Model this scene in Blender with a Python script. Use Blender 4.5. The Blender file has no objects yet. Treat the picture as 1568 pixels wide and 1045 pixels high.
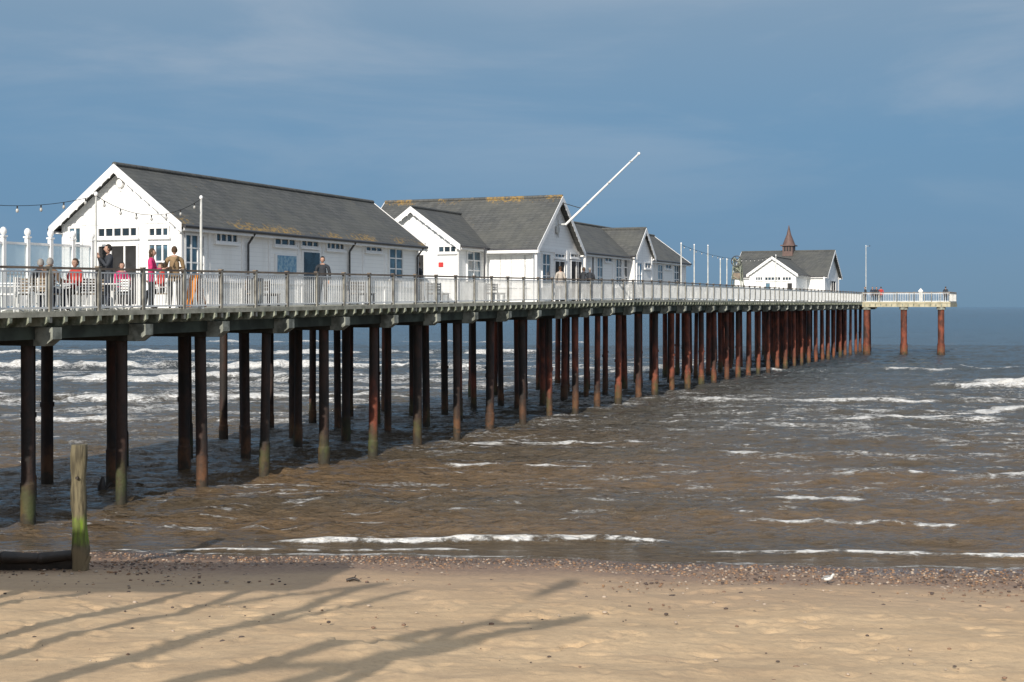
import bpy, bmesh, math, random
import numpy as np
from mathutils import Vector, Matrix
random.seed(7)
F=2100.0; CX=784.0; HY=470.0; CH=5.65
TH=math.atan(878.0/F); S_=math.sin(TH); C_=math.cos(TH); PX0=-26.3
PIER=Matrix.Translation((PX0,0,0))@Matrix.Rotation(math.pi/2-TH,4,'Z')
def U(px,v):
    k=(px-CX)/F; return (-PX0+v*(C_+k*S_))/(S_-k*C_)
def V(px,u):
    k=(px-CX)/F; return (PX0+u*S_-k*u*C_)/(C_+k*S_)
def Zp(py,u,v):
    return CH-(py-HY)/F*(u*C_+v*S_)
def dz(u): return float(np.interp(u,[0,20,36,58.6,90,170,200],[5.2,5.35,5.5,5.75,6.08,6.2,6.2]))
scene=bpy.context.scene
col=scene.collection
# ---------------- materials
def newmat(name):
    m=bpy.data.materials.new(name); m.use_nodes=True
    nt=m.node_tree; b=nt.nodes['Principled BSDF']; return m,nt,b
def N(nt,t,**k):
    n=nt.nodes.new(t)
    for a,v in k.items(): setattr(n,a,v)
    return n
def mixc(nt,fac,a,b,mode='MIX'):
    n=N(nt,'ShaderNodeMix',data_type='RGBA',blend_type=mode)
    for i,x in ((0,fac),(6,a),(7,b)):
        if isinstance(x,(int,float)): n.inputs[i].default_value=x
        elif isinstance(x,tuple): n.inputs[i].default_value=(*x[:3],1)
        else: nt.links.new(x,n.inputs[i])
    return n.outputs[2]
def mth(nt,op,a,b=0.0,c=None,clamp=False):
    n=N(nt,'ShaderNodeMath',operation=op,use_clamp=clamp)
    for i,x in enumerate((a,b)):
        if isinstance(x,(int,float)): n.inputs[i].default_value=x
        else: nt.links.new(x,n.inputs[i])
    if c is not None:
        if isinstance(c,(int,float)): n.inputs[2].default_value=c
        else: nt.links.new(c,n.inputs[2])
    return n.outputs[0]
def mrange(nt,v,a,b,c=0.0,d=1.0,smooth=True):
    n=N(nt,'ShaderNodeMapRange'); n.interpolation_type='SMOOTHSTEP' if smooth else 'LINEAR'
    nt.links.new(v,n.inputs[0])
    for i,x in enumerate((a,b,c,d)): n.inputs[i+1].default_value=x
    return n.outputs[0]
def coord(nt,scale=(1,1,1),kind='Object'):
    t=N(nt,'ShaderNodeTexCoord'); mp=N(nt,'ShaderNodeMapping'); mp.inputs[3].default_value=scale
    nt.links.new(t.outputs[kind],mp.inputs[0]); return mp.outputs[0]
def noise(nt,vec,scale,detail=4,rough=.55,dist=0):
    n=N(nt,'ShaderNodeTexNoise'); nt.links.new(vec,n.inputs['Vector'])
    n.inputs['Scale'].default_value=scale; n.inputs['Detail'].default_value=detail
    n.inputs['Roughness'].default_value=rough; n.inputs['Distortion'].default_value=dist
    return n.outputs[0]
def bump(nt,b,h,strength=.3,dist=.02):
    n=N(nt,'ShaderNodeBump'); n.inputs['Strength'].default_value=strength; n.inputs['Distance'].default_value=dist
    nt.links.new(h,n.inputs['Height']); nt.links.new(n.outputs[0],b.inputs['Normal'])
def simple(name,c,c2=None,rough=.6,sc=3.0,metal=0,bmp=.1,stretch=(1,1,1)):
    m,nt,b=newmat(name); v=coord(nt,stretch)
    c2=c2 or tuple(x*.75 for x in c)
    n=noise(nt,v,sc,5)
    nt.links.new(mixc(nt,mrange(nt,n,.35,.65),c,c2),b.inputs['Base Color'])
    b.inputs['Roughness'].default_value=rough; b.inputs['Metallic'].default_value=metal
    if bmp: bump(nt,b,noise(nt,v,sc*8,3),bmp,.01)
    return m
M={}
def mk_wall():
    m,nt,b=newmat('white_painted_boards'); v=coord(nt)
    sep=N(nt,'ShaderNodeSeparateXYZ'); nt.links.new(v,sep.inputs[0])
    st=noise(nt,coord(nt,(2,2,.35)),1.2,6)
    c=mixc(nt,mrange(nt,st,.5,.8,0,.45),(.86,.87,.87),(.66,.66,.64))
    fr=mth(nt,'FRACT',mth(nt,'MULTIPLY',sep.outputs[2],6.5))
    groove=mrange(nt,fr,0,.12)
    c=mixc(nt,groove,(.66,.67,.68),c)
    nt.links.new(c,b.inputs['Base Color']); b.inputs['Roughness'].default_value=.5
    bump(nt,b,fr,.25,.015); return m
M['wall']=mk_wall()
M['trim']=simple('white_gloss_paint',(.86,.86,.86),(.78,.78,.78),.4,2)
M['cream']=simple('grey_white_paint',(.62,.63,.62),(.45,.46,.44),.5,2)
def mk_glass(name,c,rough=.06):
    m,nt,b=newmat(name); n=noise(nt,coord(nt),1.3,3)
    nt.links.new(mixc(nt,mrange(nt,n,.4,.6),c,tuple(x*.35 for x in c)),b.inputs['Base Color'])
    b.inputs['Roughness'].default_value=rough; b.inputs['IOR'].default_value=1.6; return m
M['glass']=mk_glass('window_glass',(.03,.06,.085))
M['glassb']=mk_glass('blue_window_glass',(.10,.19,.26))
M['dark']=simple('dark_interior',(.02,.02,.022),(.01,.01,.01),.7)
m,nt,b=newmat('clear_screen_glass'); b.inputs['Base Color'].default_value=(.75,.88,.92,1); b.inputs['Alpha'].default_value=.35; b.inputs['Roughness'].default_value=.08; M['clear']=m
def mk_roof(name,z0,z1,amt):
    m,nt,b=newmat(name); v=coord(nt)
    sep=N(nt,'ShaderNodeSeparateXYZ'); nt.links.new(v,sep.inputs[0])
    cmb=N(nt,'ShaderNodeCombineXYZ')
    nt.links.new(mth(nt,'ADD',sep.outputs[0],sep.outputs[1]),cmb.inputs[0]); nt.links.new(mth(nt,'MULTIPLY',sep.outputs[2],1.7),cmb.inputs[1])
    br=N(nt,'ShaderNodeTexBrick'); nt.links.new(cmb.outputs[0],br.inputs['Vector'])
    br.inputs['Scale'].default_value=1; br.inputs['Brick Width'].default_value=.3; br.inputs['Row Height'].default_value=.22; br.inputs['Mortar Size'].default_value=.012
    br.inputs['Color1'].default_value=(.06,.064,.064,1); br.inputs['Color2'].default_value=(.095,.097,.094,1); br.inputs['Mortar'].default_value=(.025,.025,.025,1)
    c=mixc(nt,mrange(nt,noise(nt,v,.8,6),.35,.7),br.outputs[0],(.11,.11,.095),'MIX')
    c=mixc(nt,.5,br.outputs[0],c)
    n1=noise(nt,v,7,5,.7); n2=noise(nt,v,.45,2)
    band=mth(nt,'MULTIPLY',mrange(nt,sep.outputs[2],z0,z1,1,0) if z1>z0 else mrange(nt,sep.outputs[2],z1,z0,0,1),mrange(nt,n2,.38,.56))
    li=mrange(nt,mth(nt,'ADD',n1,mth(nt,'MULTIPLY',band,.24)),.63,.78,0,amt)
    c=mixc(nt,li,c,(.34,.21,.05))
    nt.links.new(c,b.inputs['Base Color']); b.inputs['Roughness'].default_value=.75
    bump(nt,b,br.outputs['Fac'],-.5,.02); return m
M['roofe']=mk_roof('slate_roof_lichen_eaves',8.2,8.85,.75)
M['roofr']=mk_roof('slate_roof_lichen_ridge',11.3,10.85,.7)
M['roof']=mk_roof('slate_roof',7.0,7.5,.25)
M['gutter']=simple('dark_gutter',(.05,.05,.055),rough=.4)
M['timber']=simple('weathered_deck_timber',(.42,.41,.34),(.24,.24,.19),.8,2.5,bmp=.3)
M['joist']=simple('green_stained_timber',(.34,.36,.29),(.11,.13,.09),.8,4,bmp=.3)
M['beam']=simple('dark_green_beam',(.07,.09,.072),(.03,.038,.03),.8,1.5,bmp=.3)
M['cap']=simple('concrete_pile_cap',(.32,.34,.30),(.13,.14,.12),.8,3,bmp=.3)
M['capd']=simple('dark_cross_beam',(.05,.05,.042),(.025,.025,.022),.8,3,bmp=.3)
M['fasc']=simple('pale_fascia',(.5,.46,.33),(.33,.30,.20),.8,1.5,bmp=.3)
M['rail']=simple('grey_handrail',(.24,.19,.14),(.13,.10,.08),.6,2)
M['post']=simple('galvanised_post',(.32,.31,.27),(.17,.16,.14),.5,3)
M['bal']=simple('white_baluster',(.82,.83,.82),(.66,.67,.66),.45,2)
def mk_pile():
    m,nt,b=newmat('rusted_pile_baked_shade'); v=coord(nt); sep=N(nt,'ShaderNodeSeparateXYZ'); nt.links.new(v,sep.inputs[0])
    n=noise(nt,coord(nt,(1,1,.5)),2.2,6,.65); n2=noise(nt,coord(nt,(.5,.5,.2)),1.3,3); n4=noise(nt,v,4,5,.7)
    shade_rust=mth(nt,'ADD',mrange(nt,sep.outputs[0],45,120,-.15,.14,False),n2)  # rust grows along the pier; shade on near piles is put into the colour
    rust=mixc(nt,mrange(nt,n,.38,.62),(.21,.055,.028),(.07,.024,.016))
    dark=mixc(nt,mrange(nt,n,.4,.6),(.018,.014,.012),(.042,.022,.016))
    c=mixc(nt,mrange(nt,shade_rust,.45,.6),dark,rust)
    zz=mth(nt,'ADD',sep.outputs[2],mth(nt,'MULTIPLY',n4,1.8))
    alg=mixc(nt,mrange(nt,n2,.46,.58),(.17,.075,.03),(.06,.085,.025))
    c=mixc(nt,mth(nt,'MULTIPLY',mrange(nt,zz,1.3,2.3,.7,0),mrange(nt,n,.35,.6,.4,1)),c,alg)
    c=mixc(nt,mrange(nt,zz,1.0,1.35,.85,0),c,(.028,.024,.016))
    nt.links.new(c,b.inputs['Base Color']); b.inputs['Roughness'].default_value=.75
    bump(nt,b,noise(nt,v,14,4),.5,.03); return m
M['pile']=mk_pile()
M['orange']=simple('orange_board',(.75,.25,.02)); M['red']=simple('red_paint',(.6,.03,.03)); M['blue']=simple('blue_poster',(.10,.25,.42),(.3,.45,.55),sc=8)
M['bulb']=simple('festoon_bulb',(.5,.5,.48),rough=.2); M['cable']=simple('black_cable',(.02,.02,.02))
M['spire']=simple('brown_lead',(.13,.08,.07)); M['wicker']=simple('wicker',(.3,.24,.17),(.16,.12,.08),sc=20)
# ---------------- mesh builder
class MB:
    def __init__(s): s.v=[];s.f=[];s.m=[];s.sm=[];s.mats=[]
    def mi(s,k):
        if k not in s.mats: s.mats.append(k)
        return s.mats.index(k)
    def add(s,vs,fs,mat,smooth=False):
        o=len(s.v); s.v+= [tuple(p) for p in vs]; i=s.mi(mat)
        for f in fs: s.f.append(tuple(o+j for j in f)); s.m.append(i); s.sm.append(smooth)
    def box(s,x0,x1,y0,y1,z0,z1,mat,FN=None):
        P=[(x,y,z) for x in (x0,x1) for y in (y0,y1) for z in (z0,z1)]
        if FN: P=[FN(*p) for p in P]
        s.add(P,[(0,1,3,2),(4,6,7,5),(0,4,5,1),(2,3,7,6),(0,2,6,4),(1,5,7,3)],mat)
    def prism(s,poly,h0,h1,mat,fn):
        n=len(poly); P=[fn(a,b,h0) for a,b in poly]+[fn(a,b,h1) for a,b in poly]
        s.add(P,[tuple(range(n))[::-1],tuple(range(n,2*n))]+[(i,(i+1)%n,n+(i+1)%n,n+i) for i in range(n)],mat)
    def cyl(s,p0,p1,r0,r1=None,seg=8,mat='post',caps=True):
        r1=r0 if r1 is None else r1; p0=Vector(p0);p1=Vector(p1); d=(p1-p0).normalized()
        a=d.orthogonal().normalized(); b2=d.cross(a); P=[]
        for p,r in ((p0,r0),(p1,r1)):
            for i in range(seg):
                t=2*math.pi*i/seg; P.append(p+a*math.cos(t)*r+b2*math.sin(t)*r)
        s.add(P,[(i,(i+1)%seg,seg+(i+1)%seg,seg+i) for i in range(seg)],mat,True)
        if caps: s.add(P,[tuple(range(seg))[::-1],tuple(range(seg,2*seg))],mat)
    def ell(s,c,r,mat,seg=10,rings=7,deform=None,keep=None):
        P=[];fs=[]
        for j in range(rings+1):
            ph=math.pi*j/rings
            for i in range(seg):
                t=2*math.pi*i/seg; p=Vector((math.sin(ph)*math.cos(t)*r[0],math.sin(ph)*math.sin(t)*r[1],math.cos(ph)*r[2]))
                if deform: p=deform(p)
                P.append(p+Vector(c))
        for j in range(rings):
            for i in range(seg):
                q=(j*seg+i,j*seg+(i+1)%seg,(j+1)*seg+(i+1)%seg,(j+1)*seg+i)
                if keep:
                    ctr=sum((P[k] for k in q),Vector())/4-Vector(c)
                    if not keep(ctr): continue
                fs.append(q)
        s.add(P,fs,mat,True)
    def make(s,name,parent=None,mat4=None,fix=True):
        me=bpy.data.meshes.new(name); me.from_pydata(s.v,[],s.f)
        for k in s.mats: me.materials.append(M[k])
        me.polygons.foreach_set('material_index',s.m); me.polygons.foreach_set('use_smooth',s.sm)
        if fix:
            bm=bmesh.new(); bm.from_mesh(me); bmesh.ops.recalc_face_normals(bm,faces=bm.faces); bm.to_mesh(me); bm.free()
        o=bpy.data.objects.new(name,me); col.objects.link(o)
        if parent: o.parent=parent
        if mat4 is not None: o.matrix_local=mat4
        return o
def empty(name,mat4=None,parent=None):
    e=bpy.data.objects.new(name,None); e.empty_display_size=.5; col.objects.link(e)
    if mat4 is not None: e.matrix_world=mat4
    if parent: e.parent=parent
    return e
def Fside(c): return lambda s,d,z:(s,c-d,z)
def Fgab(c): return lambda s,d,z:(c-d,s,z)
def window(mb,FN,s0,s1,z0,z1,nx=2,nz=2,g='glass',fw=.07,fm='trim'):
    mb.box(s0+fw,s1-fw,-.01,.015,z0+fw,z1-fw,g,FN)
    mb.box(s0,s1,-.01,.07,z0,z0+fw,fm,FN); mb.box(s0,s1,-.01,.07,z1-fw,z1,fm,FN)
    mb.box(s0,s0+fw,-.01,.065,z0+fw,z1-fw,fm,FN); mb.box(s1-fw,s1,-.01,.065,z0+fw,z1-fw,fm,FN)
    for i in range(1,nx):
        x=s0+(s1-s0)*i/nx; mb.box(x-.03,x+.03,-.01,.05,z0+fw,z1-fw,fm,FN)
    for i in range(1,nz):
        z=z0+(z1-z0)*i/nz; mb.box(s0+fw,s1-fw,-.01,.042,z-.025,z+.025,fm,FN)
    mb.box(s0-.04,s1+.04,-.01,.12,z0-.06,z0-.002,fm,FN)
def building(name,a0,a1,b0,b1,zb,ze,zr,cross=False,roof='roof',e_parent=None,ovg=.35,ove=.3,barge0=True,barge1=True):
    e=e_parent or empty(name,PIER)
    mp=(lambda a,b,z:(b,a,z)) if cross else (lambda a,b,z:(a,b,z))
    bm_=(b0+b1)/2; sl=(zr-ze)/(bm_-b0)
    w0=b0+ove; w1=b1-ove; zw=ze+sl*ove-.12
    mb=MB()
    mb.prism([(w0,zb),(w1,zb),(w1,zw),(bm_,zr-.14),(w0,zw)],a0+ovg,a1-ovg,'wall',lambda p,q,h:mp(h,p,q))
    for b_ in (w0,w1):
        for a_ in (a0+ovg,a1-ovg):
            mb.box(a_-.03,a_+.03+.06,b_-.05,b_+.05,zb,zw-.02,'trim',lambda a,b,z:mp(a,b,z))
    mb.make('walls',e)
    mr=MB(); t=.10
    for sgn,be in ((1,b0),(-1,b1)):
        mr.prism([(be,ze),(bm_,zr),(bm_,zr-t),(be,ze-t)],a0,a1,roof,lambda p,q,h:mp(h,p,q))
    mr.cyl(mp(a0,bm_,zr+.01),mp(a1,bm_,zr+.01),.09,seg=8,mat=roof)
    mr.make('roof',e)
    mt=MB()
    for a_,on,d in ((a0,barge0,-1),(a1,barge1,1)):
        if not on: continue
        for be in (b0,b1):
            sg=1 if be==b0 else -1
            mt.prism([(be,ze+.03),(bm_,zr+.03),(bm_,zr-.26),(be,ze-.26)],a_-.03 if d<0 else a_+.002,a_-.002 if d<0 else a_+.03,'trim',lambda p,q,h:mp(h,p,q))
            n=int(abs(bm_-be)/.3)
            for i in range(n):
                f=(i+.5)/n; p=be+(bm_-be)*f; q=ze+(zr-ze)*f-.26
                mt.prism([(p-.09,q+.03-sl*.09*sg),(p+.09,q+.03+sl*.09*sg),(p,q-.05)],a_-.028 if d<0 else a_+.004,a_-.005 if d<0 else a_+.028,'trim',lambda p,q,h:mp(h,p,q))
    for be,sg in ((b0,-1),(b1,1)):
        mt.cyl(mp(a0+.05,be+sg*.06,ze-.06),mp(a1-.05,be+sg*.06,ze-.06),.06,seg=8,mat='gutter')
        mt.box(a0+.1,a1-.1,be-.01*sg,be+.02*sg,ze-.2,ze-.04,'trim',lambda a,b,z:mp(a,b,z))
        mt.box(a0+.1,a1-.1,min(be,be-sg*ove),max(be,be-sg*ove),ze-.2,ze-.17,'trim',lambda a,b,z:mp(a,b,z))
    mt.make('bargeboards_and_gutters',e)
    return e
# ================= PIER
pier=empty('pier',PIER)
UEND=188.0
US=[38.0+3.74*i for i in range(-9,42)]
US=[u for u in US if u<UEND]
mb=MB()
def wback(u):
    if 58<u<106: return 11.6
    if 146<u: return 12.5
    return 9.2
us=list(np.arange(2,176,3.0))+[UEND]
for a,b in zip(us[:-1],us[1:]):
    za,zb_=dz(a),dz(b); w=wback((a+b)/2)
    P=[(a,0,za-.13),(b,0,zb_-.13),(b,w,zb_-.13),(a,w,za-.13),(a,0,za),(b,0,zb_),(b,w,zb_),(a,w,za)]
    mb.add(P,[(0,3,2,1),(4,5,6,7),(0,1,5,4),(2,3,7,6),(1,2,6,5),(3,0,4,7)],'timber')
W0,W1,WV=175.0,184.0,-9.9
mb.box(W0,W1,WV,-.02,6.05,6.2,'timber'); mb.make('deck_boards',pier)
mb=MB()
u=4.0
while u<175:
    z=dz(u)-.13
    mb.prism([(-.04,z-.002),(-.04,z-.13),(.10,z-.24),(1.0,z-.24),(1.0,z-.002)],u-.05,u+.05,'joist',lambda p,q,h:(h,p,q)); u+=.66
mb.make('joist_ends',pier)
mb=MB()
for a,b in zip(us[:-1],us[1:]):
    za,zb_=dz(a)-.37,dz(b)-.37
    for v0 in (.55,3.0,5.6,8.0):
        P=[(a,v0,za-.34),(b,v0,zb_-.34),(b,v0+.25,zb_-.34),(a,v0+.25,za-.34),(a,v0,za),(b,v0,zb_),(b,v0+.25,zb_),(a,v0+.25,za)]
        mb.add(P,[(0,3,2,1),(4,5,6,7),(0,1,5,4),(2,3,7,6),(1,2,6,5),(3,0,4,7)],'beam')
mb.box(W0-.05,W0+.25,WV-.05,-.02,5.62,6.04,'fasc'); mb.box(W0+.26,W1,WV-.05,WV+.2,5.62,6.04,'fasc')
mb.box(W0-.1,W0-.052,WV-.05,-.1,6.02,6.22,'fasc')
for v in np.arange(WV+.3,-.2,.62): mb.box(W0-.09,W0-.055,v-.05,v+.05,5.7,6.0,'joist')
mb.make('longitudinal_beams',pier)
mb=MB(); mc=MB()
for i,u in enumerate(US):
    z=dz(u)-.40; w=wback(u)
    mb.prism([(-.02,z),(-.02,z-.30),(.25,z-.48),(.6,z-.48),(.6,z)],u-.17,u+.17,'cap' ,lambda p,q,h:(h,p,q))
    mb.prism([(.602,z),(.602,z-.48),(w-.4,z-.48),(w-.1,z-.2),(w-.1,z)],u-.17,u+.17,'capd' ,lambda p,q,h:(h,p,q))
    rows=[.95,4.3,6.9]+([10.4] if w>10 else [])
    for j,v in enumerate(rows):
        r=random.uniform(.15,.19); du=random.uniform(-.12,.12); zt=z-.45; dv=random.uniform(-.1,.1)
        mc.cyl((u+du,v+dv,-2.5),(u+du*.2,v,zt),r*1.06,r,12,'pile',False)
        zc=random.uniform(.3,1.3); f=(zc+2.5)/(zt+2.5)
        if random.random()<.6:
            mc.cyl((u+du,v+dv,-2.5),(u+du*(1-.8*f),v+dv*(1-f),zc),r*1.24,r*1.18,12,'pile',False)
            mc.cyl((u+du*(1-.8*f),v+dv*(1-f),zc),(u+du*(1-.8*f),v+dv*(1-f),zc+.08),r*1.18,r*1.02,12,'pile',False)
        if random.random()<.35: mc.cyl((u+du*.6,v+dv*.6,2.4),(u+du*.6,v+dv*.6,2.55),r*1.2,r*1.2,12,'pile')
mb.make('pile_caps',pier)
for u in (W0+.5,W1-1):
    for px in (1327,1384,1441):
        v=V(px,u)
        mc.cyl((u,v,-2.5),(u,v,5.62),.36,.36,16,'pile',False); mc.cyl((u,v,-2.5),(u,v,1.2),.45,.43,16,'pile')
        mc.cyl((u,v,5.3),(u,v,5.615),.5,.5,16,'cap')
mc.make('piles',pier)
mb=MB()
def rail(p0,p1,zf,bal=True,postsp=1.87,fine=.12,bm_='bal'):
    p0=Vector(p0);p1=Vector(p1); L=(p1-p0).length; d=(p1-p0)/L; n=max(1,round(L/postsp)); side=Vector((-d.y,d.x))
    def bx(c,w,z0,z1,mat,w2=None):
        w2=w2 or w
        P=[]
        for sx in (-1,1):
            for sy in (-1,1):
                q=c+d*sx*w+side*sy*w2
                P+= [(q.x,q.y,z0),(q.x,q.y,z1)]
        mb.add(P,[(0,1,3,2),(4,6,7,5),(0,4,5,1),(2,3,7,6),(0,2,6,4),(1,5,7,3)],mat)
    for i in range(n+1):
        c=p0+d*(L*i/n); z=zf(c.x); bx(c,.05,z-.28,z+1.16,'post'); bx(c,.065,z+1.16,z+1.19,'rail')
        if i<n:
            e=p0+d*(L*(i+1)/n); z2=zf(e.x)
            for h,w,t,m in ((1.12,.05,.03,'rail'),(1.02,.02,.02,'bal'),(.10,.02,.025,'bal')):
                P=[]
                for q,zz in ((c+d*.051,z),(e-d*.051,z2)):
                    for sy in (-1,1):
                        r=q+side*sy*w; P+=[(r.x,r.y,zz+h-t),(r.x,r.y,zz+h+t)]
                mb.add(P,[(0,1,3,2),(4,6,7,5),(0,4,5,1),(2,3,7,6),(0,2,6,4),(1,5,7,3)],m)
            if bal:
                k=int((L/n-.1)/fine)
                for j in range(1,k+1):
                    q=c.lerp(e,j/(k+1)); zz=z+(z2-z)*j/(k+1); bx(q,.009,zz+.12,zz+1.005,bm_,.012)
rail((4,.08),(W0,.08),dz)
rail((W0+.06,-.1),(W0+.06,WV+.1),dz,fine=.2); rail((W0+.1,WV+.08),(W1,WV+.08),dz,fine=.2); rail((W1-.1,WV+.1),(W1-.1,12),dz,fine=.2)
rail((4,9.0),(58,9.0),dz,fine=.2); rail((106,9.0),(146,9.0),dz,fine=.2)
mb.make('railings',pier)
def pole(px,v,pytop,r=.045,name='lamp_pole',arm=False,u=None):
    u=U(px,v) if u is None else u; zt=Zp(pytop,u,v); e=empty(name,PIER@Matrix.Translation((u,v,0))); m=MB(); z=dz(u)
    m.cyl((0,0,z),(0,0,zt),r*1.2,r*.8,8,'cream'); m.cyl((0,0,z),(0,0,z+.25),r*2,r*1.6,8,'cream'); m.ell((0,0,zt+.04),(.055,.055,.07),'trim')
    if arm: m.cyl((0,0,zt-.05),(.35,-.35,zt+.02),.03,.02,6,'cream'); m.box(.2,.5,-.45,-.3,zt-.02,zt+.06,'gutter')
    m.make('pole_shaft',e); return (u,v,zt)
pA=pole(147,.15,300,.03,'festoon_pole'); pB=pole(308,.15,305,.045,'festoon_pole')
p0_=(U(-160,.15),.15,Zp(285,U(-160,.15),.15))
for px,v,py in ((1063,4,376),(1084,4,377),(1103,3,398),(1113,3,398),(1043,.3,374),(1326,.3,377),(1188,.4,392)): pole(px,v,py,.05,'lamp_pole',arm=(px in (1326,)))
fe=empty('festoon_lights',PIER); mb=MB()
def fest(a,b,sag,n):
    a=Vector(a);b=Vector(b); pts=[]
    for i in range(n+1):
        t=i/n; p=a.lerp(b,t); p.z-=sag*4*t*(1-t); pts.append(p)
    for p,q in zip(pts[:-1],pts[1:]): mb.cyl(p,q,.01,seg=4,mat='cable',caps=False)
    for p in pts[1:-1:2]: mb.cyl(p,p-Vector((0,0,.07)),.02,seg=6,mat='cable'); mb.ell(p-Vector((0,0,.12)),(.04,.04,.055),'bulb',8,5)
fest(p0_,pA,.35,16); fest(pA,pB,.5,14)
fest((U(1043,.3),.3,Zp(375,U(1043,.3),.3)),(U(1188,.4),.4,Zp(392,U(1188,.4),.4)),.6,40)
mb.make('bulb_string',fe)

# ================= BUILDINGS
b1=building('white_cafe_building',46.0,63.4,2.0,7.28,5.3,8.26,10.23,roof='roofe')
mb=MB(); Sd=Fside(2.3)
def sw(px0,px1,y0,y1,v,nx,nz,g='glass',FN=None):
    u0,u1=U(px0,v),U(px1,v); um=(u0+u1)/2
    window(mb,FN or Fside(v),u0,u1,Zp(y1,um,v),Zp(y0,um,v),nx,nz,g)
for a in ((281,312,358,425,3,3,'glassb'),(328,363,356,373,4,1),(418,452,364,378,3,1),(459,487,367,380,3,1),(498,526,371,384,4,1),(558,584,377,387,3,1),(594,616,380,428,2,3,'glassb')):
    sw(a[0],a[1],a[2],a[3],2.3,a[4],a[5],a[6] if len(a)>6 else 'glass')
def sbox(px0,px1,y0,y1,v,d,mat):
    u0,u1=U(px0,v),U(px1,v); um=(u0+u1)/2; mb.box(u0,u1,-.01,d,Zp(y1,um,v),Zp(y0,um,v),mat,Fside(v))
sbox(420,455,390,420,2.3,.05,'trim'); sbox(423,452,392,418,2.3,.06,'blue')
sbox(461,491,384,470,2.3,.04,'trim'); sbox(464,488,387,470,2.3,.05,'glass')
for px in (320,371,412,456,494,534,556,589): 
    u=U(px,2.3); mb.box(u-.06,u+.06,-.01,.035,5.5,8.2,'trim',Sd)
mb.box(46.4,63,-.01,.05,5.5,5.75,'cream',Sd); mb.box(46.4,63,-.01,.045,6.45,6.52,'trim',Sd)
for px in (381,536,640):
    u=U(px,2.2); mb.cyl((u,2.22,5.6),(u,2.22,7.8),.04,seg=6,mat='gutter'); mb.cyl((u,2.22,7.8),(u,1.95,8.15),.04,seg=6,mat='gutter')
G=Fgab(46.35)
def gw(px0,px1,y0,y1,u,nx,nz,g='glass',fw=.07):
    v1,v0=V(px0,u),V(px1,u); vm=(v0+v1)/2; window(mb,Fgab(u),v0,v1,Zp(y1,u,vm),Zp(y0,u,vm),nx,nz,g,fw)
gw(150,213,347,365,46.35,5,1); gw(228,261,347,364,46.35,3,1); gw(228,261,372,430,46.35,3,2,'glassb'); gw(106,127,347,425,46.35,2,3,'glassb')
gw(150,213,374,470,46.35,3,1,'dark'); 
def gbox(px0,px1,y0,y1,u,d,mat):
    v1,v0=V(px0,u),V(px1,u); vm=(v0+v1)/2; mb.box(v0,v1,-.01,d,Zp(y1,u,vm),Zp(y0,u,vm),mat,Fgab(u))
gbox(84,274,341,344,46.35,.03,'trim'); gbox(134,140,345,470,46.35,.04,'trim'); gbox(219,223,345,470,46.35,.04,'trim')
mb.ell((46.3,4.64,9.65),(.08,.16,.16),'trim'); mb.box(4.62,4.66,.0,.05,9.4,10.0,'trim',G)
mb.make('windows_and_doors',b1)
b2=building('white_pavilion_building',.45,10.7,72.5,79.5,5.4,8.5,11.3,cross=True,roof='roofr')
building('',69.25,75.6,3.1,8.4,5.4,8.58,10.46,e_parent=b2,roof='roof',barge1=False)
mb=MB()
gw(671,700,376,388,69.6,3,1); gw(628,655,371,381,69.6,3,1); 
gbox(626,652,388,470,69.6,.04,'trim'); gbox(629,649,391,470,69.6,.05,'dark'); gbox(672,679,402,409,69.6,.05,'red')
gw(758,792,389,440,72.85,4,2,'glassb'); gw(797,812,389,440,72.85,2,2,'glass')
sw(714,735,384,430,3.4,2,3,'glassb')
sw(829,842,388,440,.8,2,3,'glassb'); sw(848,864,388,396,.8,3,1); sw(848,864,399,470,.8,2,1,'dark'); sw(872,891,388,396,.8,3,1); sw(873,890,399,470,.8,2,1,'dark')
sbox(866,869,384,470,.8,.08,'trim'); 
mb.box(72.7,79.3,-.01,.06,8.42,8.6,'trim',Fside(.8))
mb.cyl((76,.7,9.2),(76,.7,10.7),.03,mat='cream',seg=6); mb.ell((76,.72,9.6),(.25,.06,.25),'cream')
for u,v in ((72.45,.5),(72.45,3.2),(79.5,.5)): mb.box(u-.06,u+.06,v-.06,v+.06,5.8,8.4,'trim')
mb.box(72.2,72.42,.3,3.4,8.28,8.42,'trim')
for px in (742,908):
    u=U(px,1.0); 
    mb.cyl((u,1.0,5.6),(u,1.0,8.4),.04,seg=6,mat='gutter')
mb.make('windows_and_doors',b2)
mb=MB(); mb.cyl((0,0,0),(0,-3.9,3.45),.065,.04,10,'trim'); mb.ell((0,-3.92,3.47),(.08,.08,.08),'trim')
for t in (.3,.6,.9): mb.ell((0,-3.9*t,3.45*t),(.09,.09,.04),'cream')
mb.cyl((0,-.05,.02),(0,.4,.02),.05,seg=6,mat='cream'); mb.cyl((0,-.9,.8),(0,.4,1.2),.02,seg=6,mat='cable')
fp=empty('flagpole',PIER@Matrix.Translation((76,.3,9.85))); mb.make('pole',fp)
b4=building('white_shop_building',79.2,102.5,.95,6.25,5.5,8.65,10.6,roof='roofe')
building('',.6,3.6,89.0,93.0,5.5,8.75,10.45,cross=True,e_parent=b4,roof='roof',ove=.2,ovg=.2,barge1=False)
mb=MB()
for a in ((913,922,394,440,2,3,'glassb'),(925,936,394,402,2,1),(942,951,395,440,2,3,'glassb'),(954,965,395,440,2,3)): sw(a[0],a[1],a[2],a[3],1.25,a[4],a[5],a[6] if len(a)>6 else 'glass')
sw(974,982,402,440,.8,2,2,'blue'); sw(986,996,402,412,.8,2,1)
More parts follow.
